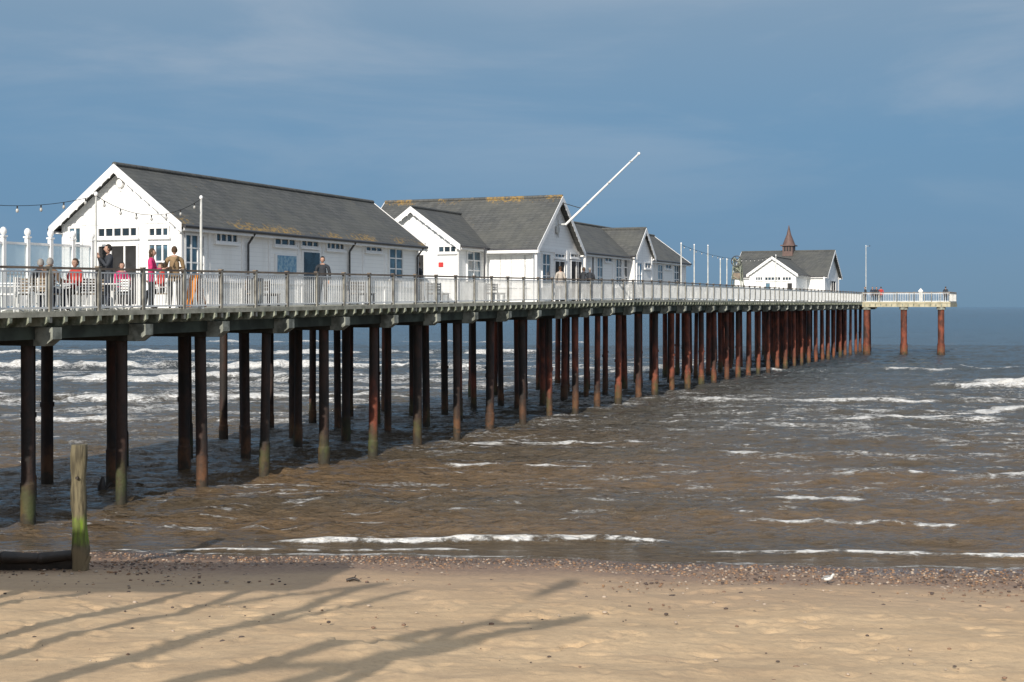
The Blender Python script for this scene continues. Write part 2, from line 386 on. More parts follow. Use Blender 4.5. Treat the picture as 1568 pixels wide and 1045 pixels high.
for a in ((1006,1014,405,440,2,3,'glassb'),(1018,1027,405,413,2,1),(1031,1039,406,440,2,3)): sw(a[0],a[1],a[2],a[3],1.25,a[4],a[5],a[6] if len(a)>6 else 'glass')
for px in (938,967,1003,1016,1042):
    u=U(px,1.25); mb.box(u-.07,u+.07,-.01,.04,5.9,8.5,'trim',Fside(1.25))
for px in (968,1040): 
    u=U(px,1.2); mb.cyl((u,1.18,5.8),(u,1.18,8.5),.045,seg=6,mat='gutter')
mb.make('windows_and_doors',b4)
b6=building('end_pavilion_building',.8,11.1,156.5,165.8,5.8,8.9,11.75,cross=True,roof='roof')
building('',150.0,160,2.7,8.0,5.8,8.95,10.8,e_parent=b6,roof='roof',barge1=False)
mb=MB()
gw(1157,1168,424,430,150.35,3,1,'glass',.06); gw(1171,1196,424,430,150.35,5,1,'glass',.06); gw(1198,1212,424,430,150.35,3,1,'glass',.06)
gw(1172,1180,433,450,150.35,1,1,'glassb',.06); gw(1205,1214,433,450,150.35,1,1,'dark',.06)
gw(1236,1249,430,450,156.85,3,1,'glassb',.06)
sw(1272,1279,430,450,1.1,2,1,'dark')
v=V(1208,161); 
mb.box(160.2,161.8,v-.55,v+.55,11.2,12.3,'spire'); mb.box(160.0,162.0,v-.75,v+.75,12.3,12.42,'spire')
mb.cyl((161,v,12.42),(161,v,13.6),.72,.25,8,'spire'); mb.cyl((161,v,13.6),(161,v,14.6),.25,.03,8,'spire')
for dv in (-.3,0,.3): mb.box(160.17,160.2,v+dv-.09,v+dv+.09,11.75,12.2,'dark')
for px in (1232,1262): 
    uu=156.3; vv=V(px,uu); mb.box(uu-.08,uu+.08,vv-.08,vv+.08,6.1,8.8,'trim')
mb.make('windows_and_cupola',b6)
e=empty('water_clock_sculpture',PIER@Matrix.Translation((125,3,0))); mb=MB(); z0=dz(125)
for a in (-.5,.5):
    for b in (-.5,.5): mb.cyl((a,b,z0),(a*.5,b*.5,9.8),.05,seg=6,mat='joist')
for z in (7.0,7.8,8.6,9.3):
    s=.5-.25*(z-z0)/3.7
    for p,q in (((-s,-s,z),(s,-s,z+.5)),((s,-s,z),(s,s,z+.5)),((-s,s,z),(s,s,z+.5)),((-s,-s,z),(-s,s,z+.5))): mb.cyl(p,q,.035,seg=5,mat='joist')
for i in range(14):
    t=2*math.pi*i/14; t2=2*math.pi*(i+1)/14; mb.cyl((-.35,math.cos(t)*.45,9.5+math.sin(t)*.45),(-.35,math.cos(t2)*.45,9.5+math.sin(t2)*.45),.04,seg=5,mat='gutter')
    if i%2: mb.cyl((-.35,0,9.5),(-.35,math.cos(t)*.45,9.5+math.sin(t)*.45),.02,seg=5,mat='gutter')
mb.box(-.3,.3,-.3,.3,8.0,8.5,'rail'); mb.ell((0,0,8.9),(.25,.25,.3),'joist'); mb.make('clock_frame',e)
e=empty('gate_pillar',PIER@Matrix.Translation((W0+.1,V(1410,W0+.1),0))); mb=MB(); mb.box(-.2,.2,-.2,.2,6.2,7.4,'cream'); mb.box(-.26,.26,-.26,.26,7.4,7.52,'trim'); mb.prism([(-.22,7.52),(.22,7.52),(0,7.8)],-.2,.2,'trim',lambda p,q,h:(h,p,q)); mb.make('pillar',e)
e=empty('glass_windscreen',PIER); mb=MB()
us_=[38.2,39.4,40.6,41.7,42.7,43.7,44.7,45.6]
for i,u in enumerate(us_):
    z=dz(u); mb.box(u-.06,u+.06,5.14,5.26,z,z+2.15,'trim'); mb.box(u-.09,u+.09,5.11,5.29,z+2.15,z+2.2,'trim'); mb.ell((u,5.2,z+2.32),(.1,.1,.13),'trim')
    if i<len(us_)-1:
        u2=us_[i+1]; mb.box(u+.06,u2-.06,5.19,5.21,z+.7,z+1.95,'clear'); mb.box(u+.06,u2-.06,5.17,5.23,z+.1,z+.7,'trim'); mb.box(u+.06,u2-.06,5.165,5.235,z+1.95,z+2.02,'trim')
for v in (1.6,2.8,4.0): 
    u=37.6;z=dz(u); mb.box(u-.05,u+.05,v-.05,v+.05,z,z+1.9,'trim'); mb.ell((u,v,z+2),(.09,.09,.12),'trim')
    mb.box(u-.01,u+.01,v+.05,v+1.15,z+.5,z+1.75,'clear')
mb.make('screen_panels',e)
def chair(u,v,rot,mat='wicker'):
    z=dz(u); e=empty('cafe_chair',PIER@Matrix.Translation((u,v,z))@Matrix.Rotation(rot,4,'Z')); m=MB()
    m.box(-.22,.22,-.22,.22,.43,.47,mat)
    for a in (-.2,.2):
        m.cyl((a,.2,0),(a,.2,.43),.015,seg=6,mat='bal'); m.cyl((a,-.2,0),(a,-.24,.88),.015,seg=6,mat='bal')
        m.cyl((a,-.22,.65),(a,.18,.65),.015,seg=6,mat='bal'); m.cyl((a,.18,.65),(a,.2,.43),.015,seg=6,mat='bal')
    for i in range(5): m.box(-.2,.2,-.245,-.225,.52+i*.075,.57+i*.075,mat)
    m.make('frame_and_seat',e)
def table(u,v):
    z=dz(u); e=empty('cafe_table',PIER@Matrix.Translation((u,v,z))); m=MB()
    m.cyl((0,0,.71),(0,0,.74),.38,seg=20,mat='trim'); m.cyl((0,0,.03),(0,0,.71),.03,seg=8,mat='bal')
    for i in range(3):
        t=i*2.094; m.cyl((0,0,.12),(math.cos(t)*.33,math.sin(t)*.33,.015),.018,seg=6,mat='bal')
    m.make('top_and_pedestal',e)
for px,v,r in ((12,.7,.5),(35,1.4,2.5),(62,.9,1.2),(90,1.6,-2),(135,.8,2.2),(155,1.9,-.6),(25,2.4,.2),(110,2.6,3.0),(182,1.0,1.8)): chair(U(px,v),v,r,'wicker' if px%2 else 'bal')
for px,v in ((22,1.1),(95,.9),(140,1.5),(60,2.6),(172,.8)): table(U(px,v),v)
e=empty('advertising_a_board',PIER@Matrix.Translation((U(299,.45),.45,dz(49)))@Matrix.Rotation(-.5,4,'Z')); mb=MB()
for s in (-1,1): mb.prism([(s*.22,0),(s*.25,0),(s*.04,1.0),(s*.012,1.0)],-.25,.25,'orange',lambda p,q,h:(p,h,q))
mb.cyl((0,-.2,1.0),(0,.2,1.0),.015,seg=6,mat='gutter'); mb.make('boards',e)
e=empty('litter_bin',PIER@Matrix.Translation((U(393,.5),.5,dz(52)))); mb=MB(); mb.cyl((0,0,.02),(0,0,.8),.2,.22,14,'post'); mb.cyl((0,0,.8),(0,0,.9),.24,.2,14,'gutter'); mb.make('bin_body',e)
def bench(px,v,rot):
    u=U(px,v); e=empty('pier_bench',PIER@Matrix.Translation((u,v,dz(u)))@Matrix.Rotation(rot,4,'Z')); m=MB()
    for i in range(4): m.box(-.75,.75,-.2+i*.11,-.11+i*.11,.42,.45,'rail')
    for i in range(3): m.box(-.75,.75,.25,.28,.55+i*.12,.64+i*.12,'rail')
    for a in (-.65,0,.65): m.box(a-.03,a+.03,-.18,-.12,0,.42,'gutter'); m.box(a-.03,a+.03,.2,.25,0,.9,'gutter'); m.box(a-.03,a+.03,-.12,.2,.36,.42,'gutter')
    m.make('slats_and_legs',e)
for px,v in ((405,1.7),(555,1.7),(672,2.2),(760,2.0),(975,.5)): bench(px,v,0)
# ================= PEOPLE
def pm(name,c): 
    if name not in M: M[name]=simple(name,c,tuple(x*.7 for x in c),.8,6,bmp=.2)
    return name
SK=pm('skin_tone',(.5,.3,.22))
def skinmesh(verts,edges,radii,root=0,sub=1):
    me=bpy.data.meshes.new('tmp'); me.from_pydata(verts,edges,[]); o=bpy.data.objects.new('tmp',me); col.objects.link(o)
    md=o.modifiers.new('s','SKIN'); md.use_smooth_shade=True
    for i,sv in enumerate(me.skin_vertices[0].data): sv.radius=(radii[i],radii[i]) if isinstance(radii[i],float) else radii[i]; sv.use_root=(i==root)
    if sub: o.modifiers.new('u','SUBSURF').levels=sub
    dg=bpy.context.evaluated_depsgraph_get(); dg.update(); ev=o.evaluated_get(dg); m2=ev.to_mesh()
    vs=[tuple(v.co) for v in m2.vertices]; fs=[tuple(p.vertices) for p in m2.polygons]
    ev.to_mesh_clear(); bpy.data.objects.remove(o); bpy.data.meshes.remove(me); return vs,fs
def person(u,v,face,top,legs,hair,pose='stand',h=1.0,female=False,zoff=0,name='person',arms='down',hairlong=False,lean=0.0):
    z=dz(u)+zoff
    e=empty(name,PIER@Matrix.Translation((u,v,z))@Matrix.Rotation(face,4,'Z')@Matrix.Scale(h,4))
    sh=.175 if female else .2
    pz=.93 if pose!='sit' else .54
    ly=lean
    pel=(0,0,pz); wa=(0,ly*.3,pz+.18); ch=(0,ly*.7,pz+.40); nb=(0,ly,pz+.55); nk=(0,ly*1.1+.01,pz+.62)
    J=[pel,wa,ch,nb,nk]; R=[(.155,.115),(.14,.105),(.165,.12),(.085,.075),(.058,.058)]; E=[(0,1),(1,2),(2,3),(3,4)]; L=['t','t','t',SK]
    wr={}
    for s in (-1,1):
        i=len(J); J.append((s*sh,ly*.85,pz+.49)); R.append((.075,.075)); E.append((3,i)); L.append('t')
        if arms=='down': el=(s*(sh+.06),ly*.7-.04,pz+.22); w=(s*(sh+.05),ly*.7+.08,pz-.02)
        elif arms=='fwd': el=(s*(sh+.06),ly*.7+.08,pz+.22); w=(s*.12,ly*.7+.34,pz+.26)
        elif arms=='up': el=(s*(sh+.07),ly+.12,pz+.25) ; w=(s*.07,ly+.27,pz+.5)
        J.append(el); R.append((.058,.058)); E.append((i,i+1)); L.append('t'); J.append(w); R.append((.038,.038)); E.append((i+1,i+2)); L.append('t')
        wr[s]=(Vector(el),Vector(w))
        k=len(J)
        if pose=='sit': hp,kn,an=(s*.1,.04,pz-.02),(s*.13,.44,.52),(s*.13,.42+.05*s,.1)
        elif pose=='walk': hp,kn,an=(s*.09,0,.87),(s*.1,.12*s+.04,.49),(s*.1,.2*s-.05,.1)
        else: hp,kn,an=(s*.095,0,.87),(s*.11,.03,.49),(s*.12,-.01,.09)
        toe=(an[0]+s*.02,an[1]+.16,.045)
        J+= [hp,kn,an,toe]; R+=[(.1,.1),(.068,.068),(.05,.05),(.04,.035)]; E+=[(0,k),(k,k+1),(k+1,k+2),(k+2,k+3)]; L+=['l','l','l','s']
    vs,fs=skinmesh(J,E,R)
    segs=[(Vector(J[a]),Vector(J[b]),l) for (a,b),l in zip(E,L)]
    mb=MB(); groups={}
    for f in fs:
        c=sum((Vector(vs[i]) for i in f),Vector())/len(f); best=None
        for a,b,l in segs:
            d=b-a; t=max(0,min(1,(c-a).dot(d)/d.length_squared)); q=(c-a-d*t).length
            if best is None or q<best[0]: best=(q,l)
        l=best[1]
        if l=='l' and c.z>pz-.12 and abs(c.x)<.2 and pose!='sit': l='t'
        groups.setdefault({'t':top,'l':legs,'s':'shoe'}.get(l,l),[]).append(f)
    mb.v=list(vs)
    for g,ff in groups.items():
        i=mb.mi(g)
        for f in ff: mb.f.append(f); mb.m.append(i); mb.sm.append(True)
    mb.make('body',e,fix=False)
    mh=MB()
    for s in (-1,1):
        el,w=wr[s]; d=(w-el).normalized(); sd=d.cross(Vector((0,0,1)) if abs(d.z)<.9 else Vector((0,1,0))).normalized(); nm=sd.cross(d)
        P=[w,w+d*.045,w+d*.085]; RR=[.024,.028,.026]; EE=[(0,1),(1,2)]
        for k,(off,ln) in enumerate(((-.03,.07),(-.01,.08),(.011,.074),(.03,.058))):
            a=len(P); P+=[w+d*.085+sd*off,w+d*(.085+ln*.5)+sd*off*1.1+nm*.01,w+d*(.085+ln*.9)+sd*off*1.1+nm*.035]; RR+=[.01,.009,.008]; EE+=[(2,a),(a,a+1),(a+1,a+2)]
        a=len(P); P+=[w+d*.04-sd*.035*s,w+d*.08-sd*.055*s+nm*.01]; RR+=[.012,.009]; EE+=[(1,a),(a,a+1)]
        v2,f2=skinmesh([tuple(p) for p in P],EE,[(r,r) for r in RR],sub=0); mh.add(v2,f2,SK,True)
    mh.make('hands',e,fix=False)
    m=MB(); hc=Vector(nk)+Vector((0,.02,.125))
    def df(p):
        if p.z<0: k=1+p.z*2.2; p=Vector((p.x*k,p.y*(1+p.z*.8),p.z))
        if p.y>.06 and abs(p.x)<.02 and -.04<p.z<.02: p=p+Vector((0,.015,0))
        return p
    m.ell(hc,(.077,.096,.118),SK,16,12,df)
    m.ell(hc+Vector((0,.098,-.01)),(.012,.018,.022),SK,8,6)
    for s in (-1,1): m.ell(hc+Vector((s*.076,-.005,-.005)),(.012,.02,.032),SK,8,6); m.ell(hc+Vector((s*.03,.083,.015)),(.012,.01,.008),'dark',6,4)
    m.ell(hc+Vector((0,.083,-.055)),(.025,.01,.006),'lips',8,4)
    m.ell(hc+Vector((0,-.012,.012)),(.088,.104,.122),hair,16,12,None,lambda c:not(c.y>.02 and c.z<.05) and c.z>(-.05 if not hairlong else -.1))
    if hairlong: m.ell(hc+Vector((0,-.06,-.09)),(.07,.05,.12),hair,12,8)
    m.make('head',e)
    return e
M['shoe']=simple('dark_shoe',(.03,.025,.02)); M['lips']=simple('lips',(.35,.12,.1))
for n,c in (('dark_jacket',(.03,.035,.045)),('pink_jacket',(.62,.03,.16)),('tan_coat',(.28,.19,.10)),('red_jacket',(.5,.04,.03)),('brown_coat',(.16,.1,.06)),('navy_trousers',(.03,.04,.07)),('black_trousers',(.02,.02,.02)),('grey_trousers',(.12,.12,.12)),('brown_hair',(.07,.04,.02)),('grey_hair',(.3,.28,.26)),('black_hair',(.02,.015,.012)),('pale_shirt',(.5,.45,.4))): pm(n,c)
pi=math.pi
person(U(167,1.2),1.2,.9,'dark_jacket','navy_trousers','black_hair',arms='up',h=1.03)
person(U(232,.75),.75,pi+.4,'pink_jacket','black_trousers','brown_hair',female=True,h=.98,hairlong=True,arms='fwd')
person(U(267,.55),.55,-1.0,'tan_coat','grey_trousers','brown_hair',h=1.03,arms='fwd')
person(U(76,.9),.9,-1.4,'brown_coat','navy_trousers','grey_hair',pose='sit',arms='fwd')
person(U(116,.8),.8,1.6,'red_jacket','black_trousers','brown_hair',pose='sit',arms='fwd',female=True)
person(U(62,1.8),1.8,-1.2,'dark_jacket','navy_trousers','grey_hair',pose='sit',arms='fwd')
person(U(186,2.2),2.2,2.6,'pink_jacket','black_trousers','black_hair',pose='sit',arms='fwd',female=True)
person(U(248,2.0),2.0,1.0,'red_jacket','black_trousers','brown_hair',pose='sit',arms='fwd',female=True)
for px,v,r in ((76,.9,-1.4),(116,.8,1.6),(62,1.8,-1.2),(186,2.2,2.6),(248,2.0,1.0)): chair(U(px,v),v,r,'wicker')
person(U(494,1.5),1.5,2.0,'dark_jacket','black_trousers','black_hair',pose='walk')
person(U(641,2.4),2.4,1.0,'dark_jacket','black_trousers','brown_hair',pose='walk')
person(U(892,.45),.45,-1.6,'dark_jacket','black_trousers','brown_hair',arms='fwd',lean=.15)
person(U(902,.4),.4,-1.4,'dark_jacket','navy_trousers','grey_hair',arms='fwd',lean=.25)
person(U(858,.5),.5,-1.0,'pale_shirt','navy_trousers','brown_hair',female=True)
person(175.6,V(1325,175.6),.5,'dark_jacket','black_trousers','black_hair'); person(176,V(1336,176),1.5,'navy_trousers','black_trousers','brown_hair',pose='walk')
person(175.8,V(1342,175.8),1.5,'dark_jacket','black_trousers','brown_hair'); person(176,V(1349,176),-1.5,'red_jacket','black_trousers','brown_hair',pose='walk')
person(177,V(1448,177),-1.5,'dark_jacket','black_trousers','brown_hair')

# ================= NOISE
def vn(x,y,seed=0):
    ix=np.floor(x).astype(np.int64); iy=np.floor(y).astype(np.int64); fx=x-ix; fy=y-iy
    fx=fx*fx*(3-2*fx); fy=fy*fy*(3-2*fy)
    def H(a,b):
        h=(a*374761393+b*668265263+seed*97471131)&0x7fffffff; h=((h^(h>>13))*1274126177)&0x7fffffff; h=h^(h>>16); return (h&0xffff)/65535.0
    return (H(ix,iy)*(1-fx)+H(ix+1,iy)*fx)*(1-fy)+(H(ix,iy+1)*(1-fx)+H(ix+1,iy+1)*fx)*fy
def fb(x,y,o=4,seed=0):
    r=0;a=1;t=0
    for i in range(o): r=r+a*vn(x*2**i,y*2**i,seed+i*13); t+=a; a*=.5
    return r/t
def sst(x,a,b): t=np.clip((x-a)/(b-a),0,1); return t*t*(3-2*t)
def YS(X): 
    Xc=np.clip(X,-40,40); return 30.5-.11*Xc+1.6*(fb(Xc/6,Xc*0+.5,3,5)-.5)
def grid(name,X,Y,Z,mat,attrs,parent=None):
    r,c=X.shape; me=bpy.data.meshes.new(name); me.vertices.add(r*c); me.vertices.foreach_set('co',np.stack([X,Y,Z],-1).astype(np.float32).ravel())
    i=np.arange(r*c).reshape(r,c); q=np.stack([i[:-1,:-1],i[:-1,1:],i[1:,1:],i[1:,:-1]],-1).reshape(-1,4); n=len(q)
    me.loops.add(n*4); me.polygons.add(n); me.loops.foreach_set('vertex_index',q.ravel().astype(np.int32)); me.polygons.foreach_set('loop_start',np.arange(0,n*4,4,dtype=np.int32)); me.polygons.foreach_set('loop_total',np.full(n,4,dtype=np.int32))
    me.polygons.foreach_set('use_smooth',np.ones(n,dtype=bool)); me.update(calc_edges=True); me.validate()
    for k,a in attrs.items(): at=me.attributes.new(k,'FLOAT','POINT'); at.data.foreach_set('value',a.astype(np.float32).ravel())
    me.materials.append(mat); o=bpy.data.objects.new(name,me); col.objects.link(o); return o
def sandz(X,Y):
    d=YS(X)-Y
    z=np.where(d>0,.088*d-.002*np.clip(d-14,0,40)**2*.3,.10*d)
    z=np.clip(z,-4,1.9)
    return z
xs=np.concatenate([np.linspace(-4000,-80,12)[:-1],np.linspace(-80,-14,60)[:-1],np.linspace(-14,14,430)[:-1],np.linspace(14,80,60)[:-1],np.linspace(80,4000,12)])
ys=np.concatenate([np.linspace(-4000,-10,12)[:-1],np.linspace(-10,15.5,30)[:-1],np.linspace(15.5,33,330)[:-1],np.linspace(33,80,40)[:-1],np.linspace(80,4000,8)])
X,Y=np.meshgrid(xs,ys); D=YS(X)-Y
Z=sandz(X,Y); dry=sst(D,1.5,5)
near=(np.abs(X)<60)&(Y>-10)&(Y<60)
Z=Z+near*((fb(X/2.5,Y/1.6,4,3)-.5)*(.03+.16*dry)+(fb(X/.45,Y/.35,3,9)-.5)*(.008+.03*dry))
rs=np.random.RandomState(3)
for i in range(360):
    fx=rs.uniform(-10,10); fy=rs.uniform(16,25.5); an=rs.uniform(0,3.1); m_=(np.abs(X-fx)<.5)&(np.abs(Y-fy)<.5)
    dx=X[m_]-fx; dy=Y[m_]-fy; a=dx*np.cos(an)+dy*np.sin(an); b=-dx*np.sin(an)+dy*np.cos(an); r=(a/.16)**2+(b/.08)**2
    Z[m_]+= -.03*np.exp(-r)+.012*np.exp(-(np.sqrt(r)-1.9)**2*3)
sc=(18.2+.15*np.sin(X*3.1)+1.5*(fb(X/.6,X*0,4,8)-.5)); mk=np.exp(-((X+2.1)/.8)**4)
Z-=.22*mk*np.exp(-((Y-sc)/.10)**2); Z+=.12*mk*(1-sst(Y-sc,-.04,.04))*sst(Y,16.2,17.8)
sc2=18.4+.8*(X-.9)+.5*(fb(X/.25,X*0,3,18)-.5); Z-=.12*np.exp(-((X-.9)/.4)**4)*np.exp(-((Y-sc2)/.06)**2)
m,nt,b=newmat('beach_sand'); v=coord(nt)
at=N(nt,'ShaderNodeAttribute',attribute_name='dshore').outputs['Fac']
n1=noise(nt,v,.5,5); n2=noise(nt,v,9,5,.65); n3=noise(nt,v,60,3,.7); n5=noise(nt,coord(nt,(.5,1.6,1)),1.6,6,.65)
dd=mth(nt,'ADD',at,mth(nt,'MULTIPLY',mth(nt,'SUBTRACT',n1,.5),3.0))
c=mixc(nt,mrange(nt,n1,.35,.65),(.60,.43,.255),(.50,.35,.205))
c=mixc(nt,mrange(nt,n2,.4,.7,0,.4),c,(.36,.25,.155))
c=mixc(nt,mrange(nt,n5,.5,.72,0,.45),c,(.33,.23,.15))
c=mixc(nt,mrange(nt,n3,.55,.75,0,.5),c,(.26,.18,.115))
c=mixc(nt,mrange(nt,dd,5.5,9.5,.5,0),c,(.33,.225,.15))
shg=mixc(nt,mrange(nt,n3,.4,.62),(.23,.145,.10),(.31,.21,.15)); shg=mixc(nt,mrange(nt,n2,.45,.6,0,.7),shg,(.13,.085,.065))
c=mixc(nt,mrange(nt,dd,2.6,5.2,.88,0),c,shg)
wet=mrange(nt,dd,.6,2.0,1,0)
c=mixc(nt,wet,c,mixc(nt,.8,c,(.45,.42,.4),'MULTIPLY'))
nt.links.new(c,b.inputs['Base Color']); nt.links.new(mrange(nt,wet,0,1,.9,.22,False),b.inputs['Roughness'])
bump(nt,b,mth(nt,'ADD',mth(nt,'MULTIPLY',n2,1.0),mth(nt,'MULTIPLY',n3,.5)),.5,.035)
grid('sand_beach',X,Y,Z,m,{'dshore':D})
def peb(name,n,fx,fy,smin,smax,cols,ex=2.0):
    ico=bmesh.new(); bmesh.ops.create_icosphere(ico,subdivisions=1,radius=1); iv=np.array([v.co[:] for v in ico.verts]); ifc=np.array([[v.index for v in f.verts] for f in ico.faces]); ico.free()
    px_=fx(n); py_=fy(n,px_); s=smin+(smax-smin)*rs.rand(n)**ex; zz_=sandz(px_,py_)+s*.2
    vs=iv[None]*(s[:,None,None]*np.stack([.8+.5*rs.rand(n),.8+.5*rs.rand(n),.4+.25*rs.rand(n)],-1)[:,None,:])
    vs=vs*(1+.25*(rs.rand(n,len(iv),1)-.5))+np.stack([px_,py_,zz_],-1)[:,None]
    me=bpy.data.meshes.new(name); fs=(ifc[None]+(np.arange(n)*len(iv))[:,None,None]).reshape(-1,3)
    me.from_pydata(vs.reshape(-1,3).tolist(),[],fs.tolist())
    for k in cols: me.materials.append(M[k])
    me.polygons.foreach_set('material_index',np.repeat(rs.randint(0,len(cols),n),len(ifc)).astype(np.int32)); me.polygons.foreach_set('use_smooth',np.ones(len(fs),dtype=bool))
    o=bpy.data.objects.new(name,me); col.objects.link(o)
pm('flint_brown',(.24,.145,.095)); pm('flint_dark',(.09,.065,.055)); pm('flint_pale',(.46,.37,.29)); pm('flint_orange',(.34,.2,.11))
peb('shingle',11000,lambda n:rs.uniform(-14,14,n),lambda n,x:YS(x)-np.abs(rs.normal(1.6,1.6,n))-.1,.008,.042,['flint_brown','flint_dark','flint_orange','flint_pale','flint_brown','flint_dark'],2.5)
peb('beach_pebbles',900,lambda n:rs.uniform(-12,12,n),lambda n,x:rs.uniform(16,28,n),.01,.045,['flint_brown','flint_dark','flint_pale'],3)
# ---- sea
ks=np.concatenate([np.linspace(-6,-.62,26)[:-1],np.linspace(-.62,.62,600)[:-1],np.linspace(.62,6,26)])
yr=np.concatenate([np.geomspace(24,200,1050)[:-1],np.geomspace(200,45000,170)])
K,Y=np.meshgrid(ks,yr); X=K*(Y+8); D=Y-YS(X)
damp=sst(D,.3,9)*(1-sst(Y,500,1500))+.0
ph=(Y+.05*X+5*(fb(X/14,Y/30,3,31)-.5))*2*math.pi/7.5
am=.4+1.3*fb(X/9,Y/7,3,33)
Z=damp*am*.075*(np.sin(ph)+.4*np.sin(2*ph+.6))
ch=(fb(X/1.1,Y/.6,4,40)-.5); ch2=(fb(X/3.0+7,Y/1.7,3,44)-.5)
dch=sst(D,.0,4)*(1-sst(Y,150,500))
rd=1-2*np.abs(fb(X/2.6+.15*Y,Y/1.1,3,47)-.5)*1.6; rd=np.clip(rd,0,1)**4
rd2=1-2*np.abs(fb(X/1.2-.2*Y,Y/.5,3,49)-.5)*1.6; rd2=np.clip(rd2,0,1)**4
Z+=dch*(.17*ch+.24*ch2+.075*rd+.035*rd2)
foam=np.zeros_like(Z)
def breaker(x0,x1,yc,sl,h,w,fo,wig=1.0,seed=0,tail=1.0,brk=.5):
    global Z,foam
    xm=(x0+x1)/2; yl=yc+sl*(X-xm)+wig*(fb(X/4,X*0+seed,3,50+seed)-.5)*2+.12*w*(fb(X/.5,X*0+seed,3,150+seed)-.5)*4
    e=sst(X,x0,x0+(x1-x0)*.2+.4)*(1-sst(X,x1-(x1-x0)*.2-.4,x1)); am=e*(.35+1.0*fb(X/2.2,X*0+seed,3,70+seed))
    d=(Y-yl)/w
    Z+=h*am*np.exp(-np.where(d<0,(d*1.6)**2,(d*.7)**2))
    q=fb(X/(w*3.5),Y/(w*1.2)+seed,4,170+seed)
    prof=np.where(d<0,np.exp(-(d/.8)**2),np.exp(-(d/(1.1*tail))**2))
    foam=np.maximum(foam,fo*np.clip(am*1.3,0,1.1)*prof*(1-brk+brk*2*sst(q,.30,.6)))
breaker(-6.6,5.0,33.0,.02,.13,.2,.86,.22,1,.7,.45)
breaker(-9.5,1,31.9,0,.03,.15,.6,.2,2,1,.6)
breaker(3,16,31.2,-.11,.06,.2,.85,.35,3,1,.4)
breaker(26,75,97,.02,.65,1.15,1.1,1.0,4,1.3,.3)
breaker(-70,5,124,.0,.7,1.6,1.1,2.0,5,1.6,.4)
breaker(-70,-4,104,.03,.5,1.3,.95,2.0,6,1.5,.5)
breaker(-40,0,84,.03,.25,1.0,.75,1.6,7,1.5,.6)
breaker(-90,16,165,.0,.5,2.2,1.0,2.5,8,1,.4)
breaker(-60,20,215,.0,.5,3,.8,2.5,21,1,.5)
breaker(-28,-7,68,0,.15,.7,.6,1.5,9,1,.6)
breaker(11,26,68,-.02,.14,.8,.72,1.2,10,1.3,.6)
breaker(14,34,74,.02,.14,.8,.62,1.6,19,1.2,.8)
breaker(7.2,10.2,52,-.1,.12,.45,.85,.3,11,1.2,.35)
breaker(-3,4,48,.02,.08,.35,.6,.6,12,1,.7)
breaker(4.0,22,39.5,-.03,.08,.25,.62,.7,13,1,.6)
breaker(-4,7,56,.02,.08,.4,.55,.8,14,1,.7)
breaker(8,34,82,0,.12,.7,.55,1.4,15,1,.8)
breaker(5,13,36.5,-.05,.05,.2,.6,.5,16,1,.6)
breaker(9,24,46,.03,.07,.3,.55,.9,20,1,.7)
breaker(-14,-4,44,.05,.07,.3,.5,.8,18,1,.8)
breaker(10,60,120,.0,.3,1.2,.6,2.5,22,1,.8)
foam=np.maximum(foam,.85*np.exp(-((D-.25+.5*(fb(X/1.3,Y/1.3,3,91)-.5))/.18)**2)*(.3+.9*fb(X/2,X*0,2,93)))
st=fb(X/2.0,Y/.35,4,60); rg=fb(X/12,Y/7,2,65)
foam=np.maximum(foam,.6*sst(st,.56,.7)*sst(rg,.38,.56)*(1-sst(Y,60,160)*.4)*sst(D,1,3))
lf=(1-sst(X-.3*Y,-22,-6))*sst(Y,50,75)*(1-sst(Y,130,200))
foam=np.maximum(foam,.66*lf*sst(fb(X/5,Y/1.4,4,66),.45,.6))
rf=sst(X,5,11)*sst(Y,34,45)*(1-sst(Y,80,120)); foam=np.maximum(foam,.56*rf*sst(fb(X/4,Y/.8,4,67),.5,.64))
mf=sst(Y,36,42)*(1-sst(Y,60,75)); foam=np.maximum(foam,.5*mf*sst(fb(X/3,Y/.6,4,69),.54,.66))
Z=np.where(D<0,np.minimum(Z,.0)-.02,Z)
Z+=-.012
m,nt,b=newmat('sea_water'); v=coord(nt)
fa=N(nt,'ShaderNodeAttribute',attribute_name='foam').outputs['Fac']; ds=N(nt,'ShaderNodeAttribute',attribute_name='dshore').outputs['Fac']
nb=noise(nt,coord(nt,(.25,1,1)),.12,4); 
c=mixc(nt,mrange(nt,nb,.38,.62),(.15,.10,.055),(.10,.075,.047))
c=mixc(nt,mrange(nt,ds,12,45),c,(.085,.074,.057))
c=mixc(nt,mrange(nt,ds,40,110),c,(.045,.06,.07)); c=mixc(nt,mrange(nt,ds,100,450),c,(.025,.055,.085))
fn=noise(nt,coord(nt,(.6,1.3,1)),6,7,.75,.6); fn2=noise(nt,coord(nt,(.5,1,1)),1.3,4,.6)
ff=mth(nt,'ADD',fa,mth(nt,'MULTIPLY',mth(nt,'SUBTRACT',fn,.5),2.0)); ff=mth(nt,'ADD',ff,mth(nt,'MULTIPLY',mth(nt,'SUBTRACT',fn2,.5),.8))
ff=mth(nt,'MULTIPLY',mrange(nt,ff,.42,.88),mrange(nt,fa,.08,.3))
fcol=mixc(nt,mrange(nt,fn,.38,.6),(.52,.50,.46),(.82,.82,.81))
c=mixc(nt,ff,c,fcol); nt.links.new(c,b.inputs['Base Color'])
nt.links.new(mrange(nt,ff,0,1,.08,.8,False),b.inputs['Roughness']); b.inputs['IOR'].default_value=1.36
w1=noise(nt,coord(nt,(.6,1,1)),3.4,6,.65,.4); w2=noise(nt,coord(nt,(.6,1,1)),.7,4,.6,.3)
hh=mth(nt,'ADD',mth(nt,'MULTIPLY',w1,.34),mth(nt,'MULTIPLY',w2,.7)); hh=mth(nt,'ADD',hh,mth(nt,'MULTIPLY',ff,.06))
